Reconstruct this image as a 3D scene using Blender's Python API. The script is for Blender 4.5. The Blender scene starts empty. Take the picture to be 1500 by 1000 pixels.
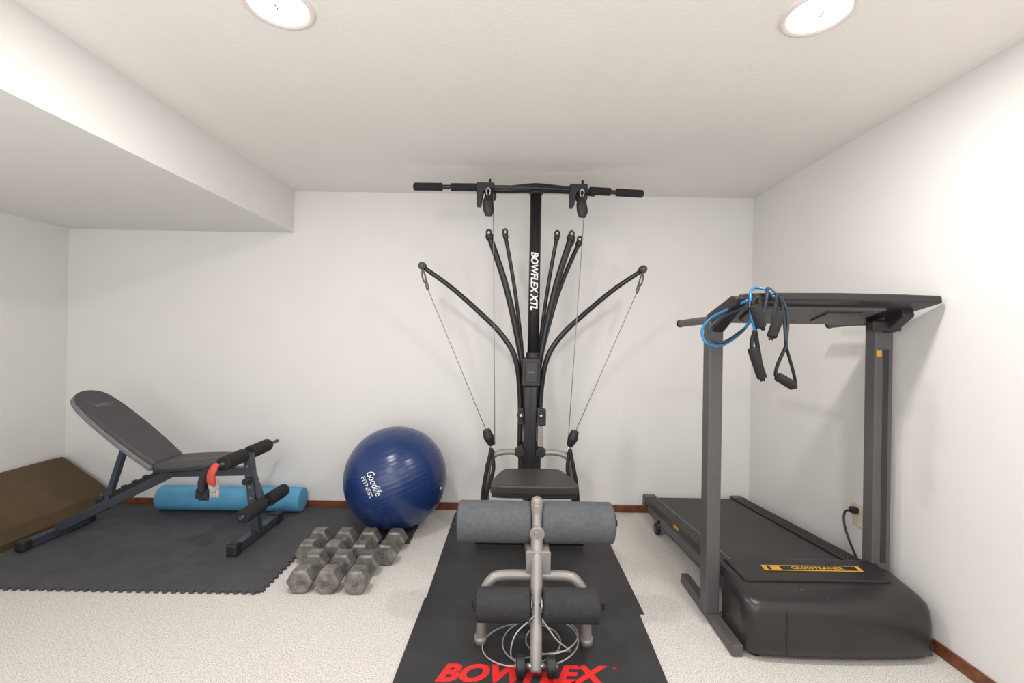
import bpy, math, random
from mathutils import Vector, Matrix
random.seed(7)
S = bpy.context.scene
try:
    S.view_settings.view_transform = 'Standard'
    S.view_settings.look = 'None'
except Exception as e:
    print(e)

# ------------------------------------------------------------------ materials
def lin(c):
    out = []
    for v in c:
        v = v / 255.0
        out.append(v / 12.92 if v <= 0.04045 else ((v + 0.055) / 1.055) ** 2.4)
    return tuple(out) + (1.0,)

def mat(name, rgb, rough=0.5, metal=0.0, var=0.08, scale=20.0, bump=0.0, bscale=None, emit=0.0, rgb2=None,
        ramp=(0.3, 0.7), spec=0.5, coat=0.0, dist=0.004):
    m = bpy.data.materials.new(name)
    m.use_nodes = True
    nt = m.node_tree
    b = nt.nodes['Principled BSDF']
    tc = nt.nodes.new('ShaderNodeTexCoord')
    n = nt.nodes.new('ShaderNodeTexNoise')
    n.inputs['Scale'].default_value = scale
    n.inputs['Detail'].default_value = 4
    nt.links.new(tc.outputs['Object'], n.inputs['Vector'])
    r = nt.nodes.new('ShaderNodeValToRGB')
    base = lin(rgb)
    if rgb2 is None:
        lo = tuple(max(0, v * (1 - var)) for v in base[:3]) + (1,)
        hi = tuple(min(1, v * (1 + var)) for v in base[:3]) + (1,)
    else:
        lo, hi = base, lin(rgb2)
    r.color_ramp.elements[0].color = lo
    r.color_ramp.elements[1].color = hi
    r.color_ramp.elements[0].position = ramp[0]
    r.color_ramp.elements[1].position = ramp[1]
    nt.links.new(n.outputs['Fac'], r.inputs['Fac'])
    nt.links.new(r.outputs['Color'], b.inputs['Base Color'])
    b.inputs['Roughness'].default_value = rough
    b.inputs['Metallic'].default_value = metal
    b.inputs['Specular IOR Level'].default_value = spec
    b.inputs['Coat Weight'].default_value = coat
    if bump:
        n2 = nt.nodes.new('ShaderNodeTexNoise')
        n2.inputs['Scale'].default_value = bscale or scale
        n2.inputs['Detail'].default_value = 3
        nt.links.new(tc.outputs['Object'], n2.inputs['Vector'])
        bp = nt.nodes.new('ShaderNodeBump')
        bp.inputs['Strength'].default_value = bump
        bp.inputs['Distance'].default_value = dist
        nt.links.new(n2.outputs['Fac'], bp.inputs['Height'])
        nt.links.new(bp.outputs['Normal'], b.inputs['Normal'])
    if emit:
        b.inputs['Emission Color'].default_value = lin((255, 248, 238))
        b.inputs['Emission Strength'].default_value = emit
    return m

M = {}
M['wall'] = mat('wall_paint', (232, 230, 228), 0.85, var=0.01, scale=3, bump=0.12, bscale=160, spec=0.2)
M['ceil'] = mat('ceiling_paint', (238, 234, 230), 0.9, var=0.01, scale=3, bump=0.4, bscale=70, spec=0.1)
M['carpet'] = mat('carpet', (170, 166, 161), 0.95, scale=190, rgb2=(230, 226, 221), ramp=(0.32, 0.60), bump=0.35, bscale=300, spec=0.1, dist=.003)
M['wood'] = mat('baseboard_wood', (96, 52, 30), 0.45, scale=25, rgb2=(134, 80, 48))
M['foamtile'] = mat('foam_tile', (68, 68, 71), 0.7, scale=9, rgb2=(80, 80, 84), bump=0.35, bscale=120, spec=0.4)
M['seam'] = mat('tile_seam', (50, 50, 52), 0.8)
M['rubber'] = mat('rubber_mat', (46, 45, 47), 0.5, scale=6, rgb2=(56, 55, 58), bump=0.3, bscale=220, spec=0.4)
M['olive'] = mat('brown_vinyl', (84, 67, 42), 0.6, var=0.12, scale=6, bump=0.15, bscale=200)
M['black'] = mat('black_steel', (32, 31, 33), 0.36, var=0.1)
M['blackmat'] = mat('black_plastic', (37, 37, 39), 0.48, var=0.12)
M['foamblk'] = mat('black_foam', (34, 33, 35), 0.85, var=0.2, scale=60, bump=0.3, bscale=250)
M['foamgry'] = mat('grey_foam', (88, 91, 96), 0.8, var=0.14, scale=50, bump=0.5, bscale=260)
M['foamdk'] = mat('charcoal_foam', (51, 51, 53), 0.85, var=0.2, scale=50, bump=0.5, bscale=260)
M['vinyl'] = mat('black_vinyl', (58, 56, 57), 0.40, var=0.08, bump=0.25, bscale=300)
M['pad'] = mat('charcoal_vinyl', (70, 69, 71), 0.5, var=0.08, bump=0.25, bscale=300)
M['piping'] = mat('grey_piping', (116, 118, 121), 0.5)
M['frame'] = mat('bench_frame', (60, 67, 76), 0.35, var=0.08)
M['silver'] = mat('grey_powdercoat', (152, 147, 144), 0.35, metal=0.25, var=0.05)
M['chrome'] = mat('chrome', (190, 190, 192), 0.25, metal=0.9, var=0.05)
M['cable'] = mat('cable', (140, 139, 137), 0.4, var=0.05)
M['wire'] = mat('white_cable', (176, 175, 174), 0.35, var=0.05)
M['iron'] = mat('cast_grey', (100, 97, 94), 0.42, metal=0.4, scale=24, rgb2=(148, 144, 140), bump=0.35, bscale=60)
M['stamp'] = mat('stamped_grey', (82, 79, 77), 0.5, metal=0.3)
M['rollblue'] = mat('foam_blue', (96, 170, 212), 0.7, var=0.05, bump=0.2, bscale=200)
M['tmframe'] = mat('treadmill_frame', (86, 84, 85), 0.45, var=0.05)
M['hood'] = mat('treadmill_plastic', (42, 40, 41), 0.32, var=0.08, bump=0.12, bscale=250)
M['belt'] = mat('treadmill_belt', (46, 44, 46), 0.5, var=0.08, bump=0.4, bscale=350)
M['rail'] = mat('treadmill_rail', (42, 40, 41), 0.45, var=0.1)
M['strip'] = mat('rail_strip', (118, 115, 113), 0.4)
M['yellow'] = mat('yellow_label', (214, 160, 48), 0.5)
M['white'] = mat('white_print', (235, 235, 235), 0.5, var=0.02)
M['red'] = mat('red_print', (222, 38, 34), 0.5, var=0.05)
M['cloth'] = mat('red_cloth', (204, 78, 70), 0.85, var=0.15)
M['clothg'] = mat('grey_cloth', (170, 166, 165), 0.85, var=0.15)
M['clothk'] = mat('black_cloth', (38, 40, 46), 0.85, var=0.15)
M['bandblue'] = mat('band_blue', (44, 118, 168), 0.35, var=0.1)
M['bandblk'] = mat('band_black', (38, 50, 64), 0.35, var=0.1)
M['strap'] = mat('nylon_strap', (28, 28, 30), 0.7, var=0.1)
M['outlet'] = mat('outlet_plastic', (222, 212, 188), 0.4, var=0.02)
M['trimw'] = mat('light_trim', (234, 224, 219), 0.4, var=0.02)
M['lens'] = mat('lamp_lens', (255, 250, 240), 0.5, var=0.01, emit=6.0)
M['logo'] = mat('grey_print', (120, 122, 126), 0.5)

# light scuffs on the treadmill hood
def add_scuff(m):
    nt = m.node_tree
    b = nt.nodes['Principled BSDF']
    src = b.inputs['Base Color'].links[0].from_socket
    tc = [n for n in nt.nodes if n.type == 'TEX_COORD'][0]
    n = nt.nodes.new('ShaderNodeTexNoise')
    n.inputs['Scale'].default_value = 45
    n.inputs['Detail'].default_value = 6
    nt.links.new(tc.outputs['Object'], n.inputs['Vector'])
    r = nt.nodes.new('ShaderNodeValToRGB')
    r.color_ramp.elements[0].position = 0.71
    r.color_ramp.elements[1].position = 0.75
    nt.links.new(n.outputs['Fac'], r.inputs['Fac'])
    mx = nt.nodes.new('ShaderNodeMixRGB')
    mx.inputs['Color2'].default_value = lin((120, 120, 120))
    nt.links.new(r.outputs['Color'], mx.inputs['Fac'])
    nt.links.new(src, mx.inputs['Color1'])
    nt.links.new(mx.outputs['Color'], b.inputs['Base Color'])
add_scuff(M['hood'])

# ball material: navy with fine moulded rings
bm_ = mat('ball_vinyl', (26, 50, 100), 0.27, var=0.10, scale=4, spec=0.6)
nt = bm_.node_tree
b = nt.nodes['Principled BSDF']
tc = [n for n in nt.nodes if n.type == 'TEX_COORD'][0]
mp = nt.nodes.new('ShaderNodeMapping')
mp.inputs['Rotation'].default_value = (0.0, 0.35, 0.2)
wv = nt.nodes.new('ShaderNodeTexWave')
wv.wave_type = 'BANDS'; wv.bands_direction = 'Z'
wv.inputs['Scale'].default_value = 10
bp = nt.nodes.new('ShaderNodeBump')
bp.inputs['Strength'].default_value = 0.3
bp.inputs['Distance'].default_value = 0.002
nt.links.new(tc.outputs['Object'], mp.inputs['Vector'])
nt.links.new(mp.outputs['Vector'], wv.inputs['Vector'])
nt.links.new(wv.outputs['Fac'], bp.inputs['Height'])
nt.links.new(bp.outputs['Normal'], b.inputs['Normal'])
M['ball'] = bm_

# ------------------------------------------------------------------ geometry helpers
def empty(name, loc):
    e = bpy.data.objects.new(name, None)
    e.location = loc
    e.empty_display_size = 0.1
    S.collection.objects.link(e)
    return e

def obj(name, verts, faces, m, parent=None, smooth=None, bevel=0.0, seg=2, angle=0.6):
    me = bpy.data.meshes.new(name)
    me.from_pydata([tuple(v) for v in verts], [], faces)
    me.update()
    if smooth is not None:
        me.polygons.foreach_set('use_smooth', smooth if isinstance(smooth, list) else [True] * len(faces))
    me.materials.append(m)
    o = bpy.data.objects.new(name, me)
    S.collection.objects.link(o)
    if parent:
        o.parent = parent
        o.matrix_parent_inverse = Matrix.Translation(-Vector(parent.location))
    if bevel:
        md = o.modifiers.new('bevel', 'BEVEL')
        md.width = bevel; md.segments = seg
        md.limit_method = 'ANGLE'; md.angle_limit = angle
    return o

BF = [(0, 3, 2, 1), (4, 5, 6, 7), (0, 1, 5, 4), (1, 2, 6, 5), (2, 3, 7, 6), (3, 0, 4, 7)]
def box(name, x0, x1, y0, y1, z0, z1, m, parent=None, bevel=0.0, seg=2):
    v = [(x0, y0, z0), (x1, y0, z0), (x1, y1, z0), (x0, y1, z0), (x0, y0, z1), (x1, y0, z1), (x1, y1, z1), (x0, y1, z1)]
    return obj(name, v, BF, m, parent, None, bevel, seg)

def basis(d, up=Vector((0, 0, 1))):
    d = d.normalized()
    if abs(d.dot(up)) > 0.97:
        up = Vector((0, 1, 0))
    s = d.cross(up).normalized()
    u = s.cross(d).normalized()
    return d, s, u

def beam(name, p1, p2, w, h, m, parent=None, bevel=0.004, up=Vector((0, 0, 1))):
    p1, p2 = Vector(p1), Vector(p2)
    d, s, u = basis(p2 - p1, up)
    v = []
    for p in (p1, p2):
        for a, c in ((-1, -1), (1, -1), (1, 1), (-1, 1)):
            v.append(p + s * (a * w / 2) + u * (c * h / 2))
    return obj(name, v, [(3, 2, 1, 0), (4, 5, 6, 7), (0, 1, 5, 4), (1, 2, 6, 5), (2, 3, 7, 6), (3, 0, 4, 7)], m, parent, None, bevel)

def cyl(name, p1, p2, r, m, parent=None, n=32, bevel=0.0, r2=None, seg=3):
    p1, p2 = Vector(p1), Vector(p2)
    d, s, u = basis(p2 - p1)
    r2 = r if r2 is None else r2
    v = []
    for p, rr in ((p1, r), (p2, r2)):
        for i in range(n):
            a = 2 * math.pi * i / n
            v.append(p + s * (math.cos(a) * rr) + u * (math.sin(a) * rr))
    f = [tuple(range(n))[::-1], tuple(range(n, 2 * n))]
    sm = [False, False]
    for i in range(n):
        j = (i + 1) % n
        f.append((i, j, n + j, n + i)); sm.append(True)
    return obj(name, v, f, m, parent, sm, bevel, seg, 0.9)

def catmull(pts, k=8, closed=False):
    P = [Vector(p) for p in pts]
    n = len(P)
    if n == 2:
        return P
    out = []
    rng = n if closed else n - 1
    for i in range(rng):
        if closed:
            a, b_, c, d = P[(i - 1) % n], P[i], P[(i + 1) % n], P[(i + 2) % n]
        else:
            b_, c = P[i], P[i + 1]
            a = P[i - 1] if i > 0 else b_ * 2 - c
            d = P[i + 2] if i + 2 < n else c * 2 - b_
        for j in range(k):
            t = j / k
            out.append(0.5 * ((2 * b_) + (c - a) * t + (2 * a - 5 * b_ + 4 * c - d) * t * t + (3 * b_ - a - 3 * c + d) * t ** 3))
    if not closed:
        out.append(P[-1])
    return out

def tube(name, pts, r, m, parent=None, n=12, smooth=True, closed=False, k=8, flat=1.0):
    """sweep; r may be list of radii at control points; flat squashes one axis"""
    P = catmull(pts, k, closed) if smooth else [Vector(p) for p in pts]
    L = len(P)
    if isinstance(r, (list, tuple)):
        R = []
        for i in range(L):
            t = i / (L - 1) * (len(r) - 1)
            a = min(int(t), len(r) - 2)
            R.append(r[a] + (r[a + 1] - r[a]) * (t - a))
    else:
        R = [r] * L
    T = []
    for i in range(L):
        if closed:
            T.append((P[(i + 1) % L] - P[i - 1]).normalized())
        else:
            T.append((P[min(i + 1, L - 1)] - P[max(i - 1, 0)]).normalized())
    d, s, u = basis(T[0])
    v = []
    for i in range(L):
        s = (s - T[i] * s.dot(T[i])).normalized()
        u = s.cross(T[i]).normalized()
        for j in range(n):
            a = 2 * math.pi * j / n
            v.append(P[i] + s * (math.cos(a) * R[i]) + u * (math.sin(a) * R[i] * flat))
    f, sm = [], []
    for i in range(L if closed else L - 1):
        i2 = (i + 1) % L
        for j in range(n):
            j2 = (j + 1) % n
            f.append((i * n + j, i * n + j2, i2 * n + j2, i2 * n + j)); sm.append(True)
    if not closed:
        f.append(tuple(range(n))[::-1]); sm.append(False)
        f.append(tuple(range((L - 1) * n, L * n))); sm.append(False)
    return obj(name, v, f, m, parent, sm)

def prism(name, pts, off, m, parent=None, bevel=0.0, seg=2, angle=0.6):
    """extrude planar loop (list of 3D points) by vector off"""
    P = [Vector(p) for p in pts]; off = Vector(off)
    n = len(P)
    v = P + [p + off for p in P]
    f = [tuple(range(n))[::-1], tuple(range(n, 2 * n))]
    for i in range(n):
        j = (i + 1) % n
        f.append((i, j, n + j, n + i))
    o = obj(name, v, f, m, parent, None, bevel, seg, angle)
    import bmesh
    b2 = bmesh.new(); b2.from_mesh(o.data)
    bmesh.ops.recalc_face_normals(b2, faces=b2.faces)
    b2.to_mesh(o.data); b2.free()
    return o

def sphere(name, c, r, m, parent=None, n=32, sc=(1, 1, 1)):
    v, f = [], []
    k = n // 2
    v.append(Vector((0, 0, 1)))
    for i in range(1, k):
        ph = math.pi * i / k
        for j in range(n):
            a = 2 * math.pi * j / n
            v.append(Vector((math.sin(ph) * math.cos(a), math.sin(ph) * math.sin(a), math.cos(ph))))
    v.append(Vector((0, 0, -1)))
    for j in range(n):
        f.append((0, 1 + j, 1 + (j + 1) % n))
        f.append((len(v) - 1, 1 + (k - 2) * n + (j + 1) % n, 1 + (k - 2) * n + j))
    for i in range(k - 2):
        for j in range(n):
            j2 = (j + 1) % n
            f.append((1 + i * n + j, 1 + (i + 1) * n + j, 1 + (i + 1) * n + j2, 1 + i * n + j2))
    c = Vector(c)
    return obj(name, [c + Vector((p.x * r * sc[0], p.y * r * sc[1], p.z * r * sc[2])) for p in v], f, m, parent, True)

def text_shape(body, shear=0.0, bold=0.0):
    cu = bpy.data.curves.new('txt', 'FONT')
    cu.body = body; cu.size = 1.0; cu.shear = shear; cu.offset = bold
    cu.resolution_u = 4
    o = bpy.data.objects.new('txt', cu)
    S.collection.objects.link(o)
    dg = bpy.context.evaluated_depsgraph_get()
    me = bpy.data.meshes.new_from_object(o.evaluated_get(dg))
    vs = [v.co.copy() for v in me.vertices]
    fs = [tuple(p.vertices) for p in me.polygons]
    bpy.data.objects.remove(o)
    x0 = min(v.x for v in vs); x1 = max(v.x for v in vs)
    y0 = min(v.y for v in vs); y1 = max(v.y for v in vs)
    return [((v.x - x0) / (x1 - x0), (v.y - y0) / (y1 - y0)) for v in vs], fs

def text_on(name, body, origin, xdir, ydir, w, h, m, parent, shear=0.0, bold=0.0):
    vs, fs = text_shape(body, shear, bold)
    o, X, Y = Vector(origin), Vector(xdir).normalized(), Vector(ydir).normalized()
    return obj(name, [o + X * (a * w) + Y * (b2 * h) for a, b2 in vs], fs, m, parent)

# ------------------------------------------------------------------ room
XL, XR, YB, H, Y0 = -3.44, 1.85, 3.52, 2.44, -2.2
box('floor', XL - .1, XR + .1, Y0, YB + .1, -0.1, 0.0, M['carpet'])
box('ceiling', XL - .1, XR + .1, Y0, YB + .1, H, H + 0.1, M['ceil'])
box('wall_back', XL - .1, XR + .1, YB, YB + .1, 0, H, M['wall'])
box('wall_left', XL - .1, XL, Y0, YB, 0, H, M['wall'])
box('wall_right', XR, XR + .1, Y0, YB, 0, H, M['wall'])
box('ceiling_soffit', XL, -1.70, Y0, YB, 2.12, H, M['wall'])
box('baseboard_back', XL, XR, YB - .012, YB, 0, 0.055, M['wood'], bevel=.003)
box('baseboard_right', XR - .012, XR, Y0, YB - .012, 0, 0.055, M['wood'], bevel=.003)
box('baseboard_left', XL, XL + .012, Y0, YB - .012, 0, 0.055, M['wood'], bevel=.003)

# recessed lights
def recessed(x, y, power):
    e = empty('recessed_light', (x, y, H))
    prof = [(0.118, H - 0.0005), (0.116, H - 0.006), (0.104, H - 0.010), (0.094, H - 0.004)]
    n = 48; v = []; f = []
    for i in range(n):
        a = 2 * math.pi * i / n
        for r, z in prof:
            v.append((x + r * math.cos(a), y + r * math.sin(a), z))
    k = len(prof)
    for i in range(n):
        i2 = (i + 1) % n
        for j in range(k - 1):
            f.append((i * k + j, i2 * k + j, i2 * k + j + 1, i * k + j + 1))
    obj('trim_ring', v, f, M['trimw'], e, True)
    cyl('lens', (x, y, H - 0.0045), (x, y, H - 0.0005), 0.095, M['lens'], e, n=48)
    box('lens_clip', x - .003, x + .003, y - .03, y + .0, H - .0155, H - .0145, M['wood'], e)
    ld = bpy.data.lights.new('bulb', 'AREA')
    ld.shape = 'DISK'; ld.size = 0.17; ld.energy = power
    ld.color = (1.0, 0.965, 0.925)
    lo = bpy.data.objects.new('bulb', ld)
    S.collection.objects.link(lo)
    lo.parent = e
    lo.location = (0, 0, -0.012)
    return e
recessed(-0.81, 1.545, 18)
recessed(1.02, 1.54, 16)
recessed(-0.81, -0.4, 15)  # unseen fitting added behind the camera as fill light
recessed(1.02, -0.4, 12)  # its unseen partner, likewise added for fill

# ------------------------------------------------------------------ foam floor tiles
def teeth(a, b2, amp=0.014, per=0.045):
    a, b2 = Vector(a), Vector(b2)
    d = b2 - a; L = d.length; d.normalize()
    nrm = Vector((d.y, -d.x))
    n = max(1, round(L / per)); p = L / n
    out = []
    for i in range(n):
        s = i * p
        for t, h in ((0.0, 0), (0.22, 0), (0.16, 1), (0.62, 1), (0.56, 0)):
            out.append(a + d * (s + t * p) + nrm * (amp * h))
    return out
loop = []
corners = [(-2.985, 2.33), (-1.27, 2.33), (-1.27, 2.91), (-0.65, 2.91), (-0.65, 3.49)]
for i in range(len(corners) - 1):
    loop += teeth(corners[i], corners[i + 1])
loop += [Vector((-0.65, 3.49)), Vector((-2.985, 3.49))]
tiles = empty('foam_floor_tiles', (-2.0, 2.9, 0))
prism('tile_sheet', [(p.x, p.y, 0.0005) for p in loop], (0, 0, 0.0125), M['foamtile'], tiles)
for i, (a, c) in enumerate([((-1.88, 2.34), (-1.88, 3.48)), ((-2.49, 2.34), (-2.49, 3.48)), ((-2.98, 2.91), (-1.28, 2.91)), ((-1.27, 2.93), (-1.27, 3.48))]):
    t = teeth(a, c)
    tube('seam_%d' % i, [(p.x, p.y, 0.0126) for p in t], 0.0009, M['seam'], tiles, n=4, smooth=False)

# ------------------------------------------------------------------ leaning brown mat (wedge against left wall)
prof = [(-3.425, 0.0), (-3.01, 0.0), (-3.005, 0.05), (-3.04, 0.12), (-3.12, 0.185), (-3.28, 0.29), (-3.40, 0.375), (-3.425, 0.375)]
prism('wedge_gym_mat', [(x, 1.7, z) for x, z in prof], (0, 1.77, 0), M['olive'], None, bevel=.012, seg=3)

# ------------------------------------------------------------------ weight bench
B = empty('weight_bench', (-2.2, 2.93, 0.013))
yc = 2.93
z0 = 0.0135
beam('rear_foot_bar', (-2.90, 2.74, z0 + .03), (-2.90, 3.13, z0 + .03), .05, .05, M['frame'], B)
for yy in (2.72, 3.14):
    beam('foot_cap', (-2.90, yy - .03, z0 + .032), (-2.90, yy + .03, z0 + .032), .06, .064, M['blackmat'], B, .012)
beam('front_foot_bar', (-1.63, 2.71, z0 + .035), (-1.63, 3.18, z0 + .035), .05, .05, M['frame'], B)
for yy in (2.70, 3.19):
    beam('foot_cap', (-1.63, yy - .03, z0 + .037), (-1.63, yy + .03, z0 + .037), .066, .074, M['blackmat'], B, .012)
beam('main_beam', (-2.90, yc, .06), (-2.16, yc, .435), .045, .055, M['frame'], B)
beam('seat_beam', (-2.20, yc, .43), (-1.67, yc, .45), .05, .05, M['frame'], B)
beam('front_leg', (-1.685, yc, .56), (-1.62, yc, .05), .05, .055, M['frame'], B, up=Vector((0, 1, 0)))
for i in range(5):
    t = .15 + i * .13
    xx = -1.685 + .065 * t; zz = .56 - .51 * t
    cyl('leg_hole_%d' % i, (xx, yc - .0285, zz), (xx, yc - .027, zz), .008, M['piping'], B, n=12)
beam('back_strut', (-2.60, yc, .20), (-2.47, yc, .62), .03, .04, M['frame'], B, up=Vector((0, 1, 0)))
beam('adjust_rail', (-2.66, yc - .001, .235), (-2.22, yc - .001, .445), .022, .03, M['blackmat'], B)
for i in range(6):
    t = i / 5
    xx = -2.62 + .34 * t
    zz = .255 + .162 * t
    beam('adjust_notch', (xx, yc - .018, zz + .012), (xx, yc + .018, zz + .012), .012, .026, M['frame'], B, .002)
beam('back_bracket', (-2.24, yc, .465), (-2.60, yc, .745), .05, .03, M['frame'], B)
cyl('knob', (-1.66, yc - .03, .40), (-1.66, yc - .08, .40), .02, M['blackmat'], B)
def pad(name, o, xd, yd, outline, th, m, parent, bevel):
    o, X, Y = Vector(o), Vector(xd).normalized(), Vector(yd).normalized()
    N = X.cross(Y).normalized()
    return prism(name, [o + X * a + Y * b2 - N * (th / 2) for a, b2 in outline], N * th, m, parent, bevel, 4, 0.9)
def smooth_loop(pts, k=6):
    return [(p.x, p.y) for p in catmull([(a, b2, 0) for a, b2 in pts], k, True)]
back_out = smooth_loop([(0, -.115), (0, 0), (0, .115), (.06, .13), (.22, .145), (.42, .145), (.58, .13), (.67, .09), (.70, 0), (.67, -.09), (.58, -.13), (.42, -.145), (.22, -.145), (.06, -.13)], 5)
xd = Vector((-0.53, 0, 0.42)).normalized()
pad('backrest_piping', Vector((-2.215, yc, .487)), xd, (0, 1, 0), [(a * 1.008 - .002, b2 * 1.02) for a, b2 in back_out], .048, M['piping'], B, .018)
N = xd.cross(Vector((0, 1, 0))).normalized()
if N.z < 0: N = -N
pad('backrest_pad', Vector((-2.215, yc, .487)) + N * .021, xd, (0, 1, 0), back_out, .05, M['pad'], B, .02)
text_on('backrest_logo', 'MARCY', Vector((-2.215, yc, .487)) + N * .0475 + xd * .53 + Vector((0, -.07, 0)), (0, 1, 0), xd, .14, .03, M['logo'], B, shear=.2, bold=.02)
seat_out = smooth_loop([(0, -.12), (0, 0), (0, .12), (.06, .14), (.2, .135), (.33, .11), (.40, .07), (.415, 0), (.40, -.07), (.33, -.11), (.2, -.135), (.06, -.14)], 5)
sd = Vector((.41, 0, .03))
pad('seat_piping', (-2.20, yc, .475), sd, (0, 1, 0), [(a * 1.01 - .002, b2 * 1.02) for a, b2 in seat_out], .03, M['blackmat'], B, .010)
pad('seat_pad', (-2.20, yc, .494), sd, (0, 1, 0), seat_out, .054, M['pad'], B, .02)
# rollers
cyl('upper_axle', (-1.70, 2.66, .555), (-1.70, 3.32, .555), .012, M['frame'], B)
cyl('upper_roller_near', (-1.70, 2.69, .555), (-1.70, 2.90, .555), .043, M['foamblk'], B, bevel=.012)
cyl('upper_roller_far', (-1.70, 2.96, .555), (-1.70, 3.19, .555), .043, M['foamblk'], B, bevel=.012)
cyl('lower_axle', (-1.57, 2.66, .25), (-1.57, 3.20, .25), .012, M['frame'], B)
cyl('lower_roller_near', (-1.57, 2.68, .25), (-1.57, 2.89, .25), .043, M['foamblk'], B, bevel=.012)
cyl('lower_roller_far', (-1.57, 2.96, .25), (-1.57, 3.17, .25), .043, M['foamblk'], B, bevel=.012)
beam('leg_developer', (-1.68, yc, .50), (-1.58, yc, .22), .035, .035, M['frame'], B, up=Vector((0, 1, 0)))
# gloves hanging from the near roller end
G = empty('workout_gloves', (-1.74, 2.66, .5))
tube('red_glove', [(-1.712, 2.665, .565), (-1.722, 2.650, .545), (-1.735, 2.645, .51), (-1.735, 2.645, .47), (-1.725, 2.65, .44)], [.020, .032, .036, .038, .028], M['cloth'], G, n=16, flat=.55)
tube('black_glove', [(-1.755, 2.665, .545), (-1.778, 2.660, .51), (-1.79, 2.655, .46), (-1.785, 2.655, .41)], [.020, .034, .040, .034], M['clothk'], G, n=16, flat=.6)
tube('grey_glove', [(-1.73, 2.655, .475), (-1.72, 2.65, .44), (-1.715, 2.65, .41)], [.024, .032, .026], M['clothg'], G, n=16, flat=.55)
for i in range(4):
    x = -1.815 + i * .019
    tube('black_finger_%d' % i, [(x, 2.655, .42), (x - .004, 2.65, .385 - .008 * (i % 3)), (x - .002, 2.648, .365 - .01 * (i % 2))], [.012, .012, .009], M['clothk'], G, n=8)
for i in range(3):
    x = -1.737 + i * .018
    tube('grey_finger_%d' % i, [(x, 2.65, .42), (x + .002, 2.648, .395), (x + .003, 2.648, .375)], [.011, .011, .008], M['clothg'], G, n=8)

# ------------------------------------------------------------------ foam roller
cyl('foam_roller', (-2.60, 3.405, .013 + .088), (-1.545, 3.405, .013 + .088), .087, M['rollblue'], None, n=64, bevel=.008)

# ------------------------------------------------------------------ exercise ball
bc = Vector((-0.785, 3.14, 0.013 + .345)); br = .345
E = empty('exercise_ball', bc)
sphere('ball', bc, br, M['ball'], E, n=96)
view = (Vector((0, 0, 1.32)) - bc).normalized()
right = Vector((0, 0, 1)).cross(view).normalized()
up = view.cross(right).normalized()
def ball_text(name, body, cx, cz, w, h, ang, shear, bold):
    vs, fs = text_shape(body, shear, bold)
    ca, sa = math.cos(ang), math.sin(ang)
    out = []
    for a, b2 in vs:
        x = (a - .5) * w; y = (b2 - .5) * h
        X = cx + x * ca - y * sa
        Y = cz + x * sa + y * ca
        Z = math.sqrt(max(0.0, br * br - X * X - Y * Y))
        p = (right * X + up * Y + view * Z).normalized() * (br + .0015)
        out.append(bc + p)
    obj(name, out, fs, M['white'], E)
ball_text('logo_line_1', 'Goodlife', -.128, -.030, .155, .046, math.radians(-66), .35, .0)
ball_text('logo_line_2', 'FITNESS', -.172, -.050, .135, .024, math.radians(-66), .0, .0)
vp = Vector((.9, -.3, -.1)).normalized()
cyl('valve_plug', bc + vp * (br - .004), bc + vp * (br + .002), .008, M['white'], E, n=16)

# ------------------------------------------------------------------ dumbbells
def dumbbell(x, y, rz, R=.068, L=.262):
    e = empty('hex_dumbbell', (x, y, 0))
    zc = R * math.cos(math.pi / 6) + .001
    hl = .088
    ca, sa = math.cos(rz), math.sin(rz)
    ax = Vector((-sa, ca, 0)); sd_ = Vector((ca, sa, 0))
    c = Vector((x, y, zc))
    for nm, s0, s1 in (('head_front', -L / 2, -L / 2 + hl), ('head_back', L / 2 - hl, L / 2)):
        rings = []
        for s, rr in ((s0, R * .84), (s0 + .009, R), (s1 - .009, R), (s1, R * .84)):
            rings.append([c + ax * s + sd_ * (rr * math.cos(math.radians(60 * i))) + Vector((0, 0, rr * math.sin(math.radians(60 * i)))) for i in range(6)])
        v = [p for r in rings for p in r]
        f = [tuple(range(6))[::-1], tuple(range(18, 24))]
        for k in range(3):
            for i in range(6):
                j = (i + 1) % 6
                f.append((k * 6 + i, k * 6 + j, k * 6 + 6 + j, k * 6 + 6 + i))
        obj(nm, v, f, M['iron'], e, None, .003, 2)
    tube('handle', [c + ax * t for t in (-.05, -.025, 0, .025, .05)], [.014, .0165, .018, .0165, .014], M['chrome'], e, n=16)
    p = c - ax * (L / 2 + .0008)
    text_on('weight_stamp', '25', p - sd_ * .016 - Vector((0, 0, .012)), sd_, (0, 0, 1), .032, .024, M['stamp'], e)
for x, r in ((-1.075, .03), (-.928, -.02), (-.785, .02)):
    dumbbell(x, 2.455, r)
for x, r in ((-1.175, .02), (-1.02, -.02), (-.868, .02), (-.71, -.04)):
    dumbbell(x, 2.755, r)

# ------------------------------------------------------------------ rubber mats
def mat_sheet(nm, c, z, m):
    return prism(nm, [(x, y, z) for x, y in c], (0, 0, .005), m, None, .0015, 1)
mat_sheet('rubber_exercise_mat', [(-.415, 2.2), (.66, 2.2), (.655, 3.44), (-.41, 3.44)], .0005, M['rubber'])
fm = empty('logo_exercise_mat', (.1, 2.0, 0))
prism('mat_sheet', [(-.455, .9, .006), (.595, .9, .006), (.645, 2.56, .006), (.2, 2.5, .006), (-.42, 2.30, .006)], (0, 0, .005), M['rubber'], fm, .0015, 1)
text_on('mat_print', 'BOWFLEX', (-.275, 1.735, .0115), (1, 0, 0), (0, 1, 0), .68, .10, M['red'], fm, shear=.35, bold=.045)
text_on('mat_print_mark', 'R', (.425, 1.81, .0115), (1, 0, 0), (0, 1, 0), .014, .018, M['red'], fm)

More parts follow.
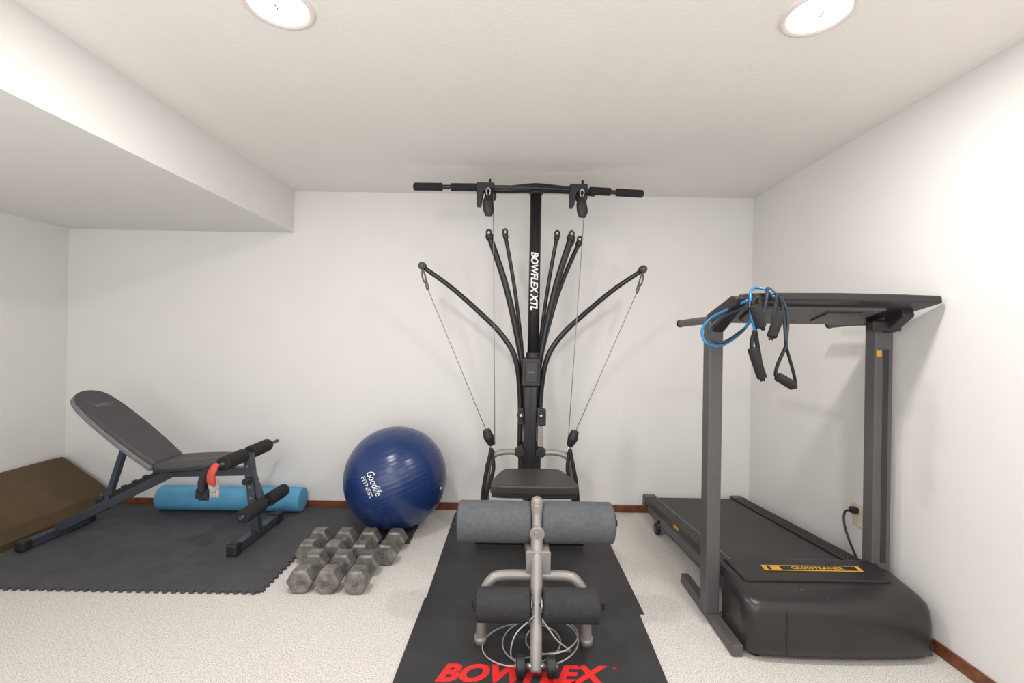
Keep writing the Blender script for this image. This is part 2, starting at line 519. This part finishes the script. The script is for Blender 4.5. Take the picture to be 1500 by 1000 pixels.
# ------------------------------------------------------------------ cable home gym
cx = .13; ty = 3.05
Gm = empty('cable_home_gym', (cx, 2.5, .011))
K, SV = M['black'], M['silver']
zb = .0118
cyl('mast_upper', (cx + .012, ty, 1.10), (cx + .016, ty, 2.31), .038, K, Gm)
text_on('mast_logo', 'BOWFLEX XTL', (cx + .014 - .026, ty - .0405, 1.90), (0, 0, -1), (1, 0, 0), .385, .048, M['white'], Gm, shear=.2, bold=.03)
box('mast_joint', cx - .062, cx + .062, ty - .055, ty + .05, 1.01, 1.20, M['blackmat'], Gm, .012, 3)
box('joint_plate', cx - .04, cx + .045, ty - .064, ty - .056, 1.04, 1.17, K, Gm, .006)
box('joint_slot', cx - .022, cx + .024, ty - .068, ty - .0635, 1.10, 1.115, M['tmframe'], Gm, .002)
cyl('mast_collar', (cx + .011, ty, 1.195), (cx + .011, ty, 1.235), .045, M['blackmat'], Gm, bevel=.006)
box('mast_lower', cx - .045, cx + .042, ty - .045, ty + .04, .06, 1.01, K, Gm, .008)
box('mast_lower_rib', cx - .006, cx + .004, ty - .05, ty - .044, .45, 1.0, M['blackmat'], Gm, .002)
box('rod_box', cx - .075, cx + .075, ty - .02, ty + .11, .38, .62, M['blackmat'], Gm, .015, 3)
cyl('base_crossbar', (cx - .32, 2.90, zb + .022), (cx + .32, 2.90, zb + .022), .021, K, Gm)
for s in (-1, 1):
    sphere('base_cap', (cx + s * .33, 2.90, zb + .024), .024, M['blackmat'], Gm, 16)
beam('base_rail', (cx, 2.90, zb + .025), (cx, 3.20, zb + .025), .06, .045, K, Gm)
for s, nm in ((-1, 'left'), (1, 'right')):
    tube('tower_arm_' + nm, [(cx + s * .04, 2.99, .575), (cx + s * .14, 2.98, .585), (cx + s * .22, 2.96, .575), (cx + s * .262, 2.94, .53), (cx + s * .275, 2.92, .44), (cx + s * .29, 2.90, .05)], .019, SV, Gm, n=16)
    tube('hand_strap_' + nm, [(cx + s * .25, 2.90, .61), (cx + s * .235, 2.885, .50), (cx + s * .27, 2.875, .36), (cx + s * .30, 2.875, .30), (cx + s * .29, 2.875, .42), (cx + s * .255, 2.89, .60)], .012, M['strap'], Gm, n=8, flat=.5, closed=True)
    tube('hand_grip_' + nm, [(cx + s * .25 , 2.93, .64), (cx + s * .27, 2.925, .69), (cx + s * .285, 2.92, .74)], [.020, .034, .024], M['blackmat'], Gm, n=14)
    cyl('pulley_low_' + nm, (cx + s * .07, 2.965, .585), (cx + s * .07, 3.0, .585), .034, M['blackmat'], Gm, bevel=.006)
    box('pulley_plate_' + nm, cx + s * .066 - .018, cx + s * .066 + .018, 2.975, 3.03, (.76 if s < 0 else .62), .87, M['blackmat'] if s < 0 else SV, Gm, .006)
    if s > 0:
        box('pulley_guard', cx + .05, cx + .10, 2.96, 3.0, .76, .87, M['blackmat'], Gm, .008)
    cyl('pulley_mid_' + nm, (cx + s * .066, 2.950, .83), (cx + s * .066, 2.97, .83), .024, M['blackmat'], Gm, bevel=.005)
    cyl('pulley_bolt_' + nm, (cx + s * .066, 2.944, .83), (cx + s * .066, 2.95, .83), .008, M['chrome'], Gm, n=12)
    tube('clip_' + nm, [(cx + s * .25, 2.93, .64), (cx + s * .235, 2.92, .60), (cx + s * .25, 2.93, .57), (cx + s * .262, 2.935, .60)], .005, M['chrome'], Gm, n=8, closed=True)
    path = [(.065, .60), (.07, .94), (.105, 1.19), (.20, 1.351), (.362, 1.508), (.548, 1.666), (.725, 1.79)]
    tube('long_rod_' + nm, [(cx + s * a, ty + .03 if i < 2 else ty - .01, z) for i, (a, z) in enumerate(path)], [.018, .018, .018, .018, .017, .016, .015], K, Gm, n=14)
    tipx = cx + s * .735
    cyl('rod_tip_' + nm, (tipx, ty - .035, 1.80), (tipx, ty + .015, 1.80), .026, M['blackmat'], Gm, n=20, bevel=.004)
    cyl('rod_tip_eye_' + nm, (tipx, ty - .038, 1.80), (tipx, ty - .034, 1.80), .008, M['tmframe'], Gm, n=16)
    tube('carabiner_' + nm, [(tipx - s * .005, ty - .03, 1.775), (tipx - s * .02, ty - .03, 1.74), (tipx - s * .028, ty - .03, 1.70), (tipx - s * .018, ty - .03, 1.69), (tipx - s * .002, ty - .03, 1.735)], .0055, M['tmframe'], Gm, n=8, closed=True)
    tube('carabiner_low_' + nm, [(tipx - s * .03, ty - .03, 1.70), (tipx - s * .045, ty - .035, 1.66), (tipx - s * .04, ty - .035, 1.64), (tipx - s * .028, ty - .03, 1.67)], .005, M['tmframe'], Gm, n=8, closed=True)
    tube('side_cable_' + nm, [(tipx - s * .042, ty - .035, 1.645), (cx + s * .285, 2.925, .73)], .0028, M['cable'], Gm, n=6, smooth=False)
def rod(nm, tx, tz, r, dy):
    c = cx + (.04 if tx > cx else -.04)
    dx = tx - c
    pts = [(c * .5 + cx * .5, ty + .05, .60), (c, ty + .04 + dy * .3, 1.0), (c + dx * .14, ty + .03 + dy * .6, 1.25), (c + dx * .52, ty + dy, 1.66), (tx, ty + dy, tz)]
    tube(nm, pts, r, K, Gm, n=12)
    d = Vector((dx * .48, 0, tz - 1.66)).normalized()
    p = Vector((tx, ty + dy, tz))
    cyl(nm + '_cap', p - d * .035, p, r + .006, M['blackmat'], Gm, n=16, bevel=.004)
    tube(nm + '_hook', [p + Vector((-.012, 0, -.003)), p + Vector((-.014, 0, .018)), p + Vector((0, 0, .03)), p + Vector((.014, 0, .018)), p + Vector((.012, 0, -.003))], .0065, M['blackmat'], Gm, n=8)
rod('rod_1', -.165, 2.015, .021, -.03)
rod('rod_2', -.058, 2.035, .013, .03)
rod('rod_3', .295, 2.03, .013, .03)
rod('rod_4', .385, 2.015, .021, -.03)
rod('rod_5', .45, 1.995, .015, .04)
rod('rod_6', .405, 2.01, .013, .09)
# lat tower head
tube('lat_cross', [(cx - .385, ty, 2.325), (cx - .2, ty, 2.322), (cx + .015, ty, 2.335), (cx + .23, ty, 2.325), (cx + .41, ty, 2.31)], [.026, .024, .034, .024, .026], K, Gm, n=16)
sphere('mast_cap', (cx + .016, ty, 2.315), .052, M['blackmat'], Gm, 24, (1, .9, .8))
ly = ty - .075
tube('lat_bar', [(cx - .79, ly, 2.308), (cx - .4, ly, 2.311), (cx, ly, 2.312), (cx + .37, ly, 2.300), (cx + .715, ly, 2.283)], .014, K, Gm, n=14)
for i, (a, c2) in enumerate(((-.785, -.60), (-.545, -.37), (.36, .50), (.535, .71))):
    za = 2.309 if a < 0 else 2.316 - a * .045
    zc_ = 2.310 if a < 0 else 2.316 - c2 * .045
    cyl('lat_grip_%d' % i, (cx + a, ly, za), (cx + c2, ly, zc_), .025, M['foamblk'], Gm, bevel=.005)
for s, nm, a in ((-1, 'left', -.36), (1, 'right', .245)):
    x = cx + a
    prism('lat_hook_' + nm, [(x - .014, ly - .03, 2.335), (x + .10, ly - .03, 2.335), (x + .10, ly - .03, 2.305), (x + .03, ly - .03, 2.285), (x + .014, ly - .03, 2.19), (x - .014, ly - .03, 2.19)], (0, .07, 0), M['blackmat'], Gm, .004)
    cyl('lat_hook_pin_' + nm, (x + .07, ly, 2.33), (x + .07, ly, 2.365), .008, K, Gm, n=16)
    px_ = x + .062
    tube('lat_clip_' + nm, [(px_, ly - .04, 2.295), (px_ - .013, ly - .04, 2.275), (px_, ly - .04, 2.24), (px_ + .013, ly - .04, 2.275)], .005, M['chrome'], Gm, n=8, closed=True)
    tube('lat_grip_hang_' + nm, [(px_ , ly - .04, 2.245), (px_ - .002, ly - .042, 2.20), (px_ + .004, ly - .04, 2.15), (px_ + .002, ly - .04, 2.115)], [.018, .034, .036, .022], M['blackmat'], Gm, n=16, flat=.7)
    cyl('lat_pulley_' + nm, (px_ + .01, ly + .045, 2.27), (px_ + .01, ly + .07, 2.27), .04, M['blackmat'], Gm, bevel=.005)
    tube('tall_cable_' + nm, [(px_ + .03, ly + .01, 2.27), (cx + s * .24 + (0 if s > 0 else .01), 2.93, .64)], .0028, M['cable'], Gm, n=6, smooth=False)
# bench rail, seat
beam('bench_rail', (cx, 1.99, .335), (cx, 3.01, .335), .10, .12, SV, Gm, .006)
box('rail_end_plate', cx - .054, cx + .054, 1.982, 1.989, .272, .398, M['silver'], Gm, .004)
box('seat_post', cx - .03, cx + .03, 2.55, 2.72, .395, .462, K, Gm, .004)
sl = smooth_loop([(-.215, -.165), (0, -.175), (.215, -.165), (.238, -.12), (.225, -.02), (.185, .12), (.15, .165), (0, .172), (-.15, .165), (-.185, .12), (-.225, -.02), (-.238, -.12)], 6)
pad('seat_base', (cx + .005, 2.635, .468), (1, 0, 0), (0, 1, 0), [(a * .97, b2 * .97) for a, b2 in sl], .02, M['blackmat'], Gm, .004)
pad('seat_pad', (cx + .005, 2.635, .502), (1, 0, 0), (0, 1, 0), sl, .055, M['vinyl'], Gm, .022)
# front U leg
tube('front_leg_u', [(-.115, 1.965, zb + .01), (-.11, 1.965, .12), (-.105, 1.975, .21), (-.08, 1.99, .262), (-.03, 2.0, .283), (.12, 2.0, .286), (.26, 2.0, .283), (.305, 1.99, .260), (.332, 1.975, .21), (.338, 1.965, .12), (.342, 1.965, zb + .01)], .0225, SV, Gm, n=18)
for x in (-.115, .342):
    cyl('leg_foot', (x, 1.965, zb), (x, 1.965, zb + .03), .027, SV, Gm, n=24)
# leg extension arm
tube('leg_arm', [(cx - .004, 2.08, .575), (cx - .004, 2.07, .50), (cx - .006, 2.0, .37), (cx - .012, 1.88, .20), (cx - .016, 1.80, .10), (cx - .018, 1.765, .035)], [.0275, .0275, .0265, .0245, .0235, .0235], SV, Gm, n=20)
sphere('arm_cap', (cx - .004, 2.08, .578), .028, SV, Gm, 20)
cyl('arm_hub', (cx - .004, 2.02, .455), (cx - .004, 2.055, .455), .034, SV, Gm, n=24, bevel=.006)
cyl('arm_hub_pin', (cx - .004, 2.008, .455), (cx - .004, 2.03, .455), .014, M['chrome'], Gm, n=16)
uy, uz = 2.115, .475
cyl('upper_roller_axle', (-.26, uy, uz), (.50, uy, uz), .016, K, Gm)
cyl('upper_roller_left', (-.235, uy, uz), (.098, uy, uz), .092, M['foamgry'], Gm, n=48, bevel=.012)
cyl('upper_roller_right', (.152, uy, uz), (.478, uy, uz), .092, M['foamgry'], Gm, n=48, bevel=.012)
for x0, x1 in ((-.243, -.236), (.479, .486)):
    cyl('upper_roller_cap', (x0, uy, uz), (x1, uy, uz), .06, K, Gm)
ly2, lz = 1.885, .222
cyl('lower_roller_axle', (-.15, ly2, lz), (.40, ly2, lz), .013, K, Gm)
cyl('lower_roller_left', (-.13, ly2, lz), (.090, ly2, lz), .066, M['foamdk'], Gm, n=40, bevel=.010)
cyl('lower_roller_right', (.146, ly2, lz), (.375, ly2, lz), .066, M['foamdk'], Gm, n=40, bevel=.010)
for x in (.098, .140):
    cyl('roller_collar', (x - .004, ly2, lz), (x + .004, ly2, lz), .032, M['chrome'], Gm, n=24)
for x in (-.134, .379):
    cyl('roller_end', (x - .003, ly2, lz), (x + .003, ly2, lz), .03, K, Gm, n=24)
cyl('foot_pulley', (.155, 1.77, zb + .04), (.19, 1.77, zb + .04), .038, M['blackmat'], Gm, bevel=.006)
cyl('foot_pulley_far', (.035, 1.77, zb + .04), (.07, 1.77, zb + .04), .038, M['blackmat'], Gm, bevel=.006)
cyl('foot_axle', (.03, 1.77, zb + .04), (.20, 1.77, zb + .04), .01, M['chrome'], Gm)
def coil(nm, c, rx, ry, tilt, ph):
    pts = []
    for i in range(16):
        a = 2 * math.pi * i / 16
        pts.append((c[0] + rx * math.cos(a), c[1] + ry * math.sin(a), c[2] + tilt * (1 + math.sin(a + ph)) * .5))
    tube(nm, pts, .0028, M['wire'], Gm, n=8, closed=True, k=5)
coil('cable_coil_1', (.06, 1.93, .018), .165, .13, .03, 1.3)
coil('cable_coil_2', (.14, 1.93, .020), .16, .12, .05, 0.5)
coil('cable_coil_3', (.19, 1.95, .022), .11, .14, .06, 2.4)
tube('cable_drop', [(cx - .02, 1.85, .20), (.03, 1.80, .15), (.02, 1.80, .06), (.10, 1.86, .025), (.22, 1.90, .022), (.26, 1.86, .05), (.20, 1.82, .12), (cx + .01, 1.84, .19)], .0028, M['wire'], Gm, n=8)

# ------------------------------------------------------------------ treadmill
T = empty('treadmill', (1.37, 2.6, 0))
F = M['tmframe']
def zt(y):
    return .275 - (y - 2.12) * (.105 / 1.30)
def slab(nm, x0, x1, y0, y1, top, th, m, bev=.004):
    v = [(x0, y0, zt(y0) + top - th), (x1, y0, zt(y0) + top - th), (x1, y1, zt(y1) + top - th), (x0, y1, zt(y1) + top - th),
         (x0, y0, zt(y0) + top), (x1, y0, zt(y0) + top), (x1, y1, zt(y1) + top), (x0, y1, zt(y1) + top)]
    return obj(nm, v, BF, m, T, None, bev)
slab('belt', 1.092, 1.655, 2.05, 3.40, -.012, .03, M['belt'], .01)
slab('rail_left', 1.005, 1.09, 2.10, 3.42, 0, .055, M['rail'], .008)
slab('rail_right', 1.657, 1.742, 2.10, 3.42, 0, .055, M['rail'], .008)
for i, x in enumerate((1.022, 1.040, 1.058, 1.076)):
    slab('rail_rib_l%d' % i, x - .003, x + .003, 2.14, 3.38, .003, .004, M['strip'] if i == 3 else M['hood'], 0)
for i, x in enumerate((1.672, 1.69, 1.708, 1.726)):
    slab('rail_rib_r%d' % i, x - .003, x + .003, 2.14, 3.38, .003, .004, M['hood'], 0)
slab('side_frame_left', 1.012, 1.045, 2.10, 3.34, -.056, .055, F)
slab('side_frame_right', 1.70, 1.735, 2.10, 3.34, -.056, .055, F)
slab('end_cap_left', 1.0, 1.095, 3.34, 3.43, .004, .085, M['hood'], .012)
slab('end_cap_right', 1.652, 1.747, 3.34, 3.43, .004, .085, M['hood'], .012)
cyl('rear_axle_roller', (1.09, 3.37, zt(3.37) - .035), (1.657, 3.37, zt(3.37) - .035), .024, M['belt'], T)
for x in (1.0, 1.715):
    cyl('rear_wheel', (x, 3.12, .038), (x + .03, 3.12, .038), .037, M['blackmat'], T, bevel=.006)
    cyl('wheel_hub', (x - .003, 3.12, .038), (x + .033, 3.12, .038), .014, M['strip'], T, n=16)
    beam('wheel_bracket', (x + .022, 3.12, .04), (x + .022, 3.06, .12), .02, .04, F, T, .003)
slab('accent_sticker', 1.003, 1.006, 2.70, 2.78, -.012, .018, M['yellow'], 0)
def hood_ring(z, x0, x1, y0, y1, rc, bulge, slope=0.0):
    out = []
    w, h = x1 - x0, y1 - y0
    cxh, cyh = (x0 + x1) / 2, (y0 + y1) / 2
    K_ = 8
    def arc(cx_, cy_, r, a0):
        return [(cx_ + r * math.cos(math.radians(a0 + 90 * i / K_)), cy_ + r * math.sin(math.radians(a0 + 90 * i / K_))) for i in range(K_ + 1)]
    pts = arc(x1 - .02, y1 - .02, .02, 0) + arc(x0 + .02, y1 - .02, .02, 90) + arc(x0 + rc, y0 + rc, rc, 180)
    fr = [(x0 + rc + (w - 2 * rc) * i / 10, y0) for i in range(1, 10)]
    pts += fr + arc(x1 - rc, y0 + rc, rc, 270)
    for x, y in pts:
        t = (x - cxh) / (w / 2)
        fy = (y1 - y) / h
        y -= bulge * max(0, 1 - t * t) * fy
        out.append((x, y, z + slope * (y - y1)))
    return out
rings = [hood_ring(.022, 1.0, 1.785, 1.90, 2.115, .06, .02),
         hood_ring(.05, .99, 1.795, 1.888, 2.12, .06, .022),
         hood_ring(.15, .99, 1.792, 1.886, 2.12, .06, .022),
         hood_ring(.215, .992, 1.787, 1.890, 2.12, .06, .022, .05),
         hood_ring(.250, .996, 1.782, 1.897, 2.12, .06, .022, .12),
         hood_ring(.268, 1.003, 1.774, 1.908, 2.12, .06, .021, .155),
         hood_ring(.278, 1.015, 1.762, 1.925, 2.12, .055, .020, .17),
         hood_ring(.281, 1.035, 1.742, 1.948, 2.115, .05, .018, .17)]
n = len(rings[0])
v = [p for r in rings for p in r]
f = [tuple(range(n))[::-1], tuple(range((len(rings) - 1) * n, len(rings) * n))]
for k in range(len(rings) - 1):
    for i in range(n):
        j = (i + 1) % n
        f.append((k * n + i, k * n + j, k * n + n + j, k * n + n + i))
obj('hood', v, f, M['hood'], T, [False, True] + [True] * (len(f) - 2))
tube('hood_groove', [(1.15, 1.8745, .04), (1.15, 1.8725, .12), (1.15, 1.8745, .20), (1.152, 1.888, .222)], .0022, M['foamblk'], T, n=6)
prism('hood_lip', [(1.05, 2.02, .262), (1.70, 2.02, .262), (1.735, 2.16, .288), (1.02, 2.16, .288)], (0, 0, .012), M['hood'], T, .005)
prism('label', [(1.17, 2.075, .2863), (1.62, 2.075, .2863), (1.62, 2.11, .2925), (1.17, 2.11, .2925)], (0, 0, .0015), M['yellow'], T)
prism('label_panel', [(1.25, 2.079, .2885), (1.60, 2.079, .2885), (1.60, 2.106, .2934), (1.25, 2.106, .2934)], (0, 0, .001), M['black'], T)
text_on('label_print', 'CROSSTRAINER', (1.30, 2.083, .2906), (1, 0, 0), (0, 1, .18), .24, .018, M['yellow'], T, bold=.02)
prism('label_edge', [(1.19, 2.079, .2885), (1.205, 2.079, .2885), (1.205, 2.106, .2934), (1.19, 2.106, .2934)], (0, 0, .001), M['black'], T)
for x in (1.06, 1.73):
    cyl('front_foot', (x, 1.95, 0.001), (x, 1.95, .03), .03, M['blackmat'], T)
# base rails + posts
beam('base_rail_left', (.968, 1.91, .028), (.968, 2.50, .028), .045, .05, F, T)
beam('base_rail_right', (1.79, 1.93, .028), (1.79, 2.46, .028), .04, .05, F, T)
box('post_left', .922, .988, 2.125, 2.195, .05, 1.42, F, T, .006)
box('post_right', 1.705, 1.79, 2.135, 2.20, .05, 1.43, F, T, .006)
box('post_panel_right', 1.742, 1.768, 2.132, 2.136, .30, 1.30, M['belt'], T, .002)
box('post_sticker', 1.709, 1.732, 2.131, 2.1345, 1.268, 1.295, M['yellow'], T)
tube('handle_left', [(.955, 2.12, 1.428), (.955, 2.35, 1.428), (.955, 2.58, 1.425)], .020, F, T, n=20)
tube('handle_right', [(1.745, 2.12, 1.435), (1.745, 2.35, 1.435), (1.745, 2.50, 1.43)], .020, F, T, n=20)
cyl('handle_cap_left', (.955, 2.575, 1.425), (.955, 2.59, 1.425), .022, M['blackmat'], T)
cyl('handle_cap_right', (1.745, 2.495, 1.43), (1.745, 2.51, 1.43), .022, M['blackmat'], T)
# console
prism('console_arm_left', [(.935, 2.20, 1.37), (.935, 2.12, 1.37), (.935, 1.93, 1.475), (.935, 1.915, 1.512), (.935, 1.96, 1.522), (.935, 2.20, 1.455)], (.055, 0, 0), M['hood'], T, .01, 3)
prism('console_arm_right', [(1.735, 2.20, 1.38), (1.735, 2.12, 1.38), (1.735, 2.02, 1.45), (1.735, 2.03, 1.49), (1.735, 2.20, 1.46)], (.055, 0, 0), M['hood'], T, .008, 3)
def cpl(x, y, dz=0):
    return (x, y, 1.505 - (y - 1.92) * .26 + dz)
prism('console_shell', [cpl(.975, 1.94), cpl(1.10, 1.925), cpl(1.37, 1.915), cpl(1.66, 1.92), cpl(1.828, 1.93), cpl(1.80, 2.10), cpl(1.72, 2.26), cpl(1.02, 2.26), cpl(.975, 2.1)], (0, .006, .034), M['hood'], T, .008, 3)
prism('console_tray', [cpl(1.06, 1.99, -.014), cpl(1.64, 1.99, -.014), cpl(1.62, 2.19, -.014), cpl(1.09, 2.19, -.014)], (0, .003, .015), M['tmframe'], T, .005)
prism('console_tray_inner', [cpl(1.40, 2.02, -.022), cpl(1.56, 2.02, -.022), cpl(1.55, 2.14, -.022), cpl(1.40, 2.14, -.022)], (0, .003, .012), M['hood'], T, .004)
box('console_bracket', 1.665, 1.80, 2.10, 2.15, 1.385, 1.435, M['blackmat'], T, .008)
for x, y in ((1.10, 2.01), (1.34, 2.01), (1.60, 2.01), (1.10, 2.17), (1.34, 2.17), (1.60, 2.17)):
    p = Vector(cpl(x, y, -.014))
    cyl('console_screw', p, p - Vector((0, 0, .003)), .006, M['strip'], T, n=12)

# ------------------------------------------------------------------ resistance bands
R_ = empty('resistance_bands', (1.03, 1.9, 1.4))
def handle(nm, apex, a, c):
    apex, a, c = Vector(apex), Vector(a), Vector(c)
    cyl(nm + '_grip', a, c, .0195, M['foamblk'], R_, n=24, bevel=.006)
    d = (c - a).normalized()
    tube(nm + '_strap', [apex, apex * .35 + a * .65 - d * .012, a - d * .008, a + d * .01], .010, M['strap'], R_, n=8, flat=.5)
    tube(nm + '_strap_b', [apex, apex * .35 + c * .65 + d * .012, c + d * .008, c - d * .01], .010, M['strap'], R_, n=8, flat=.5)
handle('handle_a', (1.005, 1.885, 1.375), (.992, 1.88, 1.30), (1.036, 1.88, 1.175))
handle('handle_b', (1.135, 1.885, 1.31), (1.098, 1.88, 1.185), (1.168, 1.88, 1.145))
handle('handle_c', (1.01, 1.87, 1.51), (.985, 1.865, 1.475), (1.02, 1.86, 1.385))
handle('handle_d', (1.09, 1.87, 1.52), (1.10, 1.865, 1.45), (1.06, 1.86, 1.345))
tube('blue_tube_1', [(1.005, 1.88, 1.37), (.982, 1.875, 1.44), (.985, 1.885, 1.50), (1.0, 1.91, 1.54), (1.04, 1.935, 1.556), (1.075, 1.91, 1.54), (1.085, 1.885, 1.51)], .006, M['bandblue'], R_, n=10)
tube('blue_tube_3', [(.985, 1.90, 1.50), (.93, 1.99, 1.46), (.885, 2.04, 1.425), (.855, 2.05, 1.375), (.87, 2.04, 1.32), (.925, 2.03, 1.305), (.985, 1.98, 1.355), (1.0, 1.90, 1.42)], .006, M['bandblue'], R_, n=10)
tube('blue_tube_4', [(.99, 1.90, 1.48), (.92, 2.0, 1.43), (.88, 2.03, 1.38), (.89, 2.02, 1.33), (.94, 2.01, 1.325), (.995, 1.94, 1.385)], .006, M['bandblk'], R_, n=10)
tube('black_tube_1', [(1.08, 1.89, 1.53), (1.12, 1.89, 1.50), (1.14, 1.885, 1.43), (1.135, 1.885, 1.31)], .0065, M['bandblk'], R_, n=10)
tube('black_tube_2', [(1.005, 1.885, 1.375), (1.03, 1.875, 1.44), (1.05, 1.88, 1.51), (1.075, 1.92, 1.553), (1.10, 1.90, 1.52), (1.12, 1.885, 1.46), (1.135, 1.885, 1.32)], .0065, M['bandblk'], R_, n=10)

# ------------------------------------------------------------------ outlet + cord
O = empty('power_outlet', (XR, 2.41, .42))
box('plate', XR - .007, XR - .0005, 2.37, 2.45, .36, .48, M['outlet'], O, .003)
for z in (.395, .447):
    cyl('socket', (XR - .009, 2.41, z), (XR - .006, 2.41, z), .017, M['outlet'], O, n=20)
box('power_plug', XR - .045, XR - .0095, 2.392, 2.428, .43, .462, M['blackmat'], T, .008, 3)
tube('power_cord', [(XR - .04, 2.41, .446), (XR - .08, 2.40, .44), (XR - .105, 2.37, .39), (XR - .10, 2.33, .30), (XR - .075, 2.29, .20), (XR - .05, 2.25, .10), (XR - .045, 2.20, .05)], .0055, M['blackmat'], T, n=10)

# ------------------------------------------------------------------ lights, world, camera
def area(name, loc, rot, sx, sy, e, col=(1, .99, .975)):
    ld = bpy.data.lights.new(name, 'AREA')
    ld.shape = 'RECTANGLE'; ld.size = sx; ld.size_y = sy; ld.energy = e
    ld.color = col
    lo = bpy.data.objects.new(name, ld)
    S.collection.objects.link(lo)
    lo.location = loc
    lo.rotation_euler = rot
area('front_fill_light', (-.8, -1.6, 1.6), (math.radians(90), 0, 0), 3.6, 1.6, 31)  # added fill behind the camera, brightens the room from the front
area('ceiling_fill_light', (-.8, -.6, .7), (math.radians(165), 0, 0), 3.0, 1.2, 38)  # unseen area light added to brighten the ceiling from below

w = bpy.data.worlds.new('world'); S.world = w
w.use_nodes = True
w.node_tree.nodes['Background'].inputs['Color'].default_value = (0.97, 0.985, 1.0, 1)
w.node_tree.nodes['Background'].inputs['Strength'].default_value = 0.9

cam = bpy.data.cameras.new('camera')
cam.sensor_width = 36; cam.lens = 16.0
cam.shift_y = -0.002
cam.clip_start = 0.05
co = bpy.data.objects.new('camera', cam)
S.collection.objects.link(co)
co.matrix_world = Matrix.Translation((0, 0, 1.32)) @ Matrix.Rotation(math.radians(90), 4, 'X') @ Matrix.Rotation(0.0157, 4, 'Z')
S.camera = co
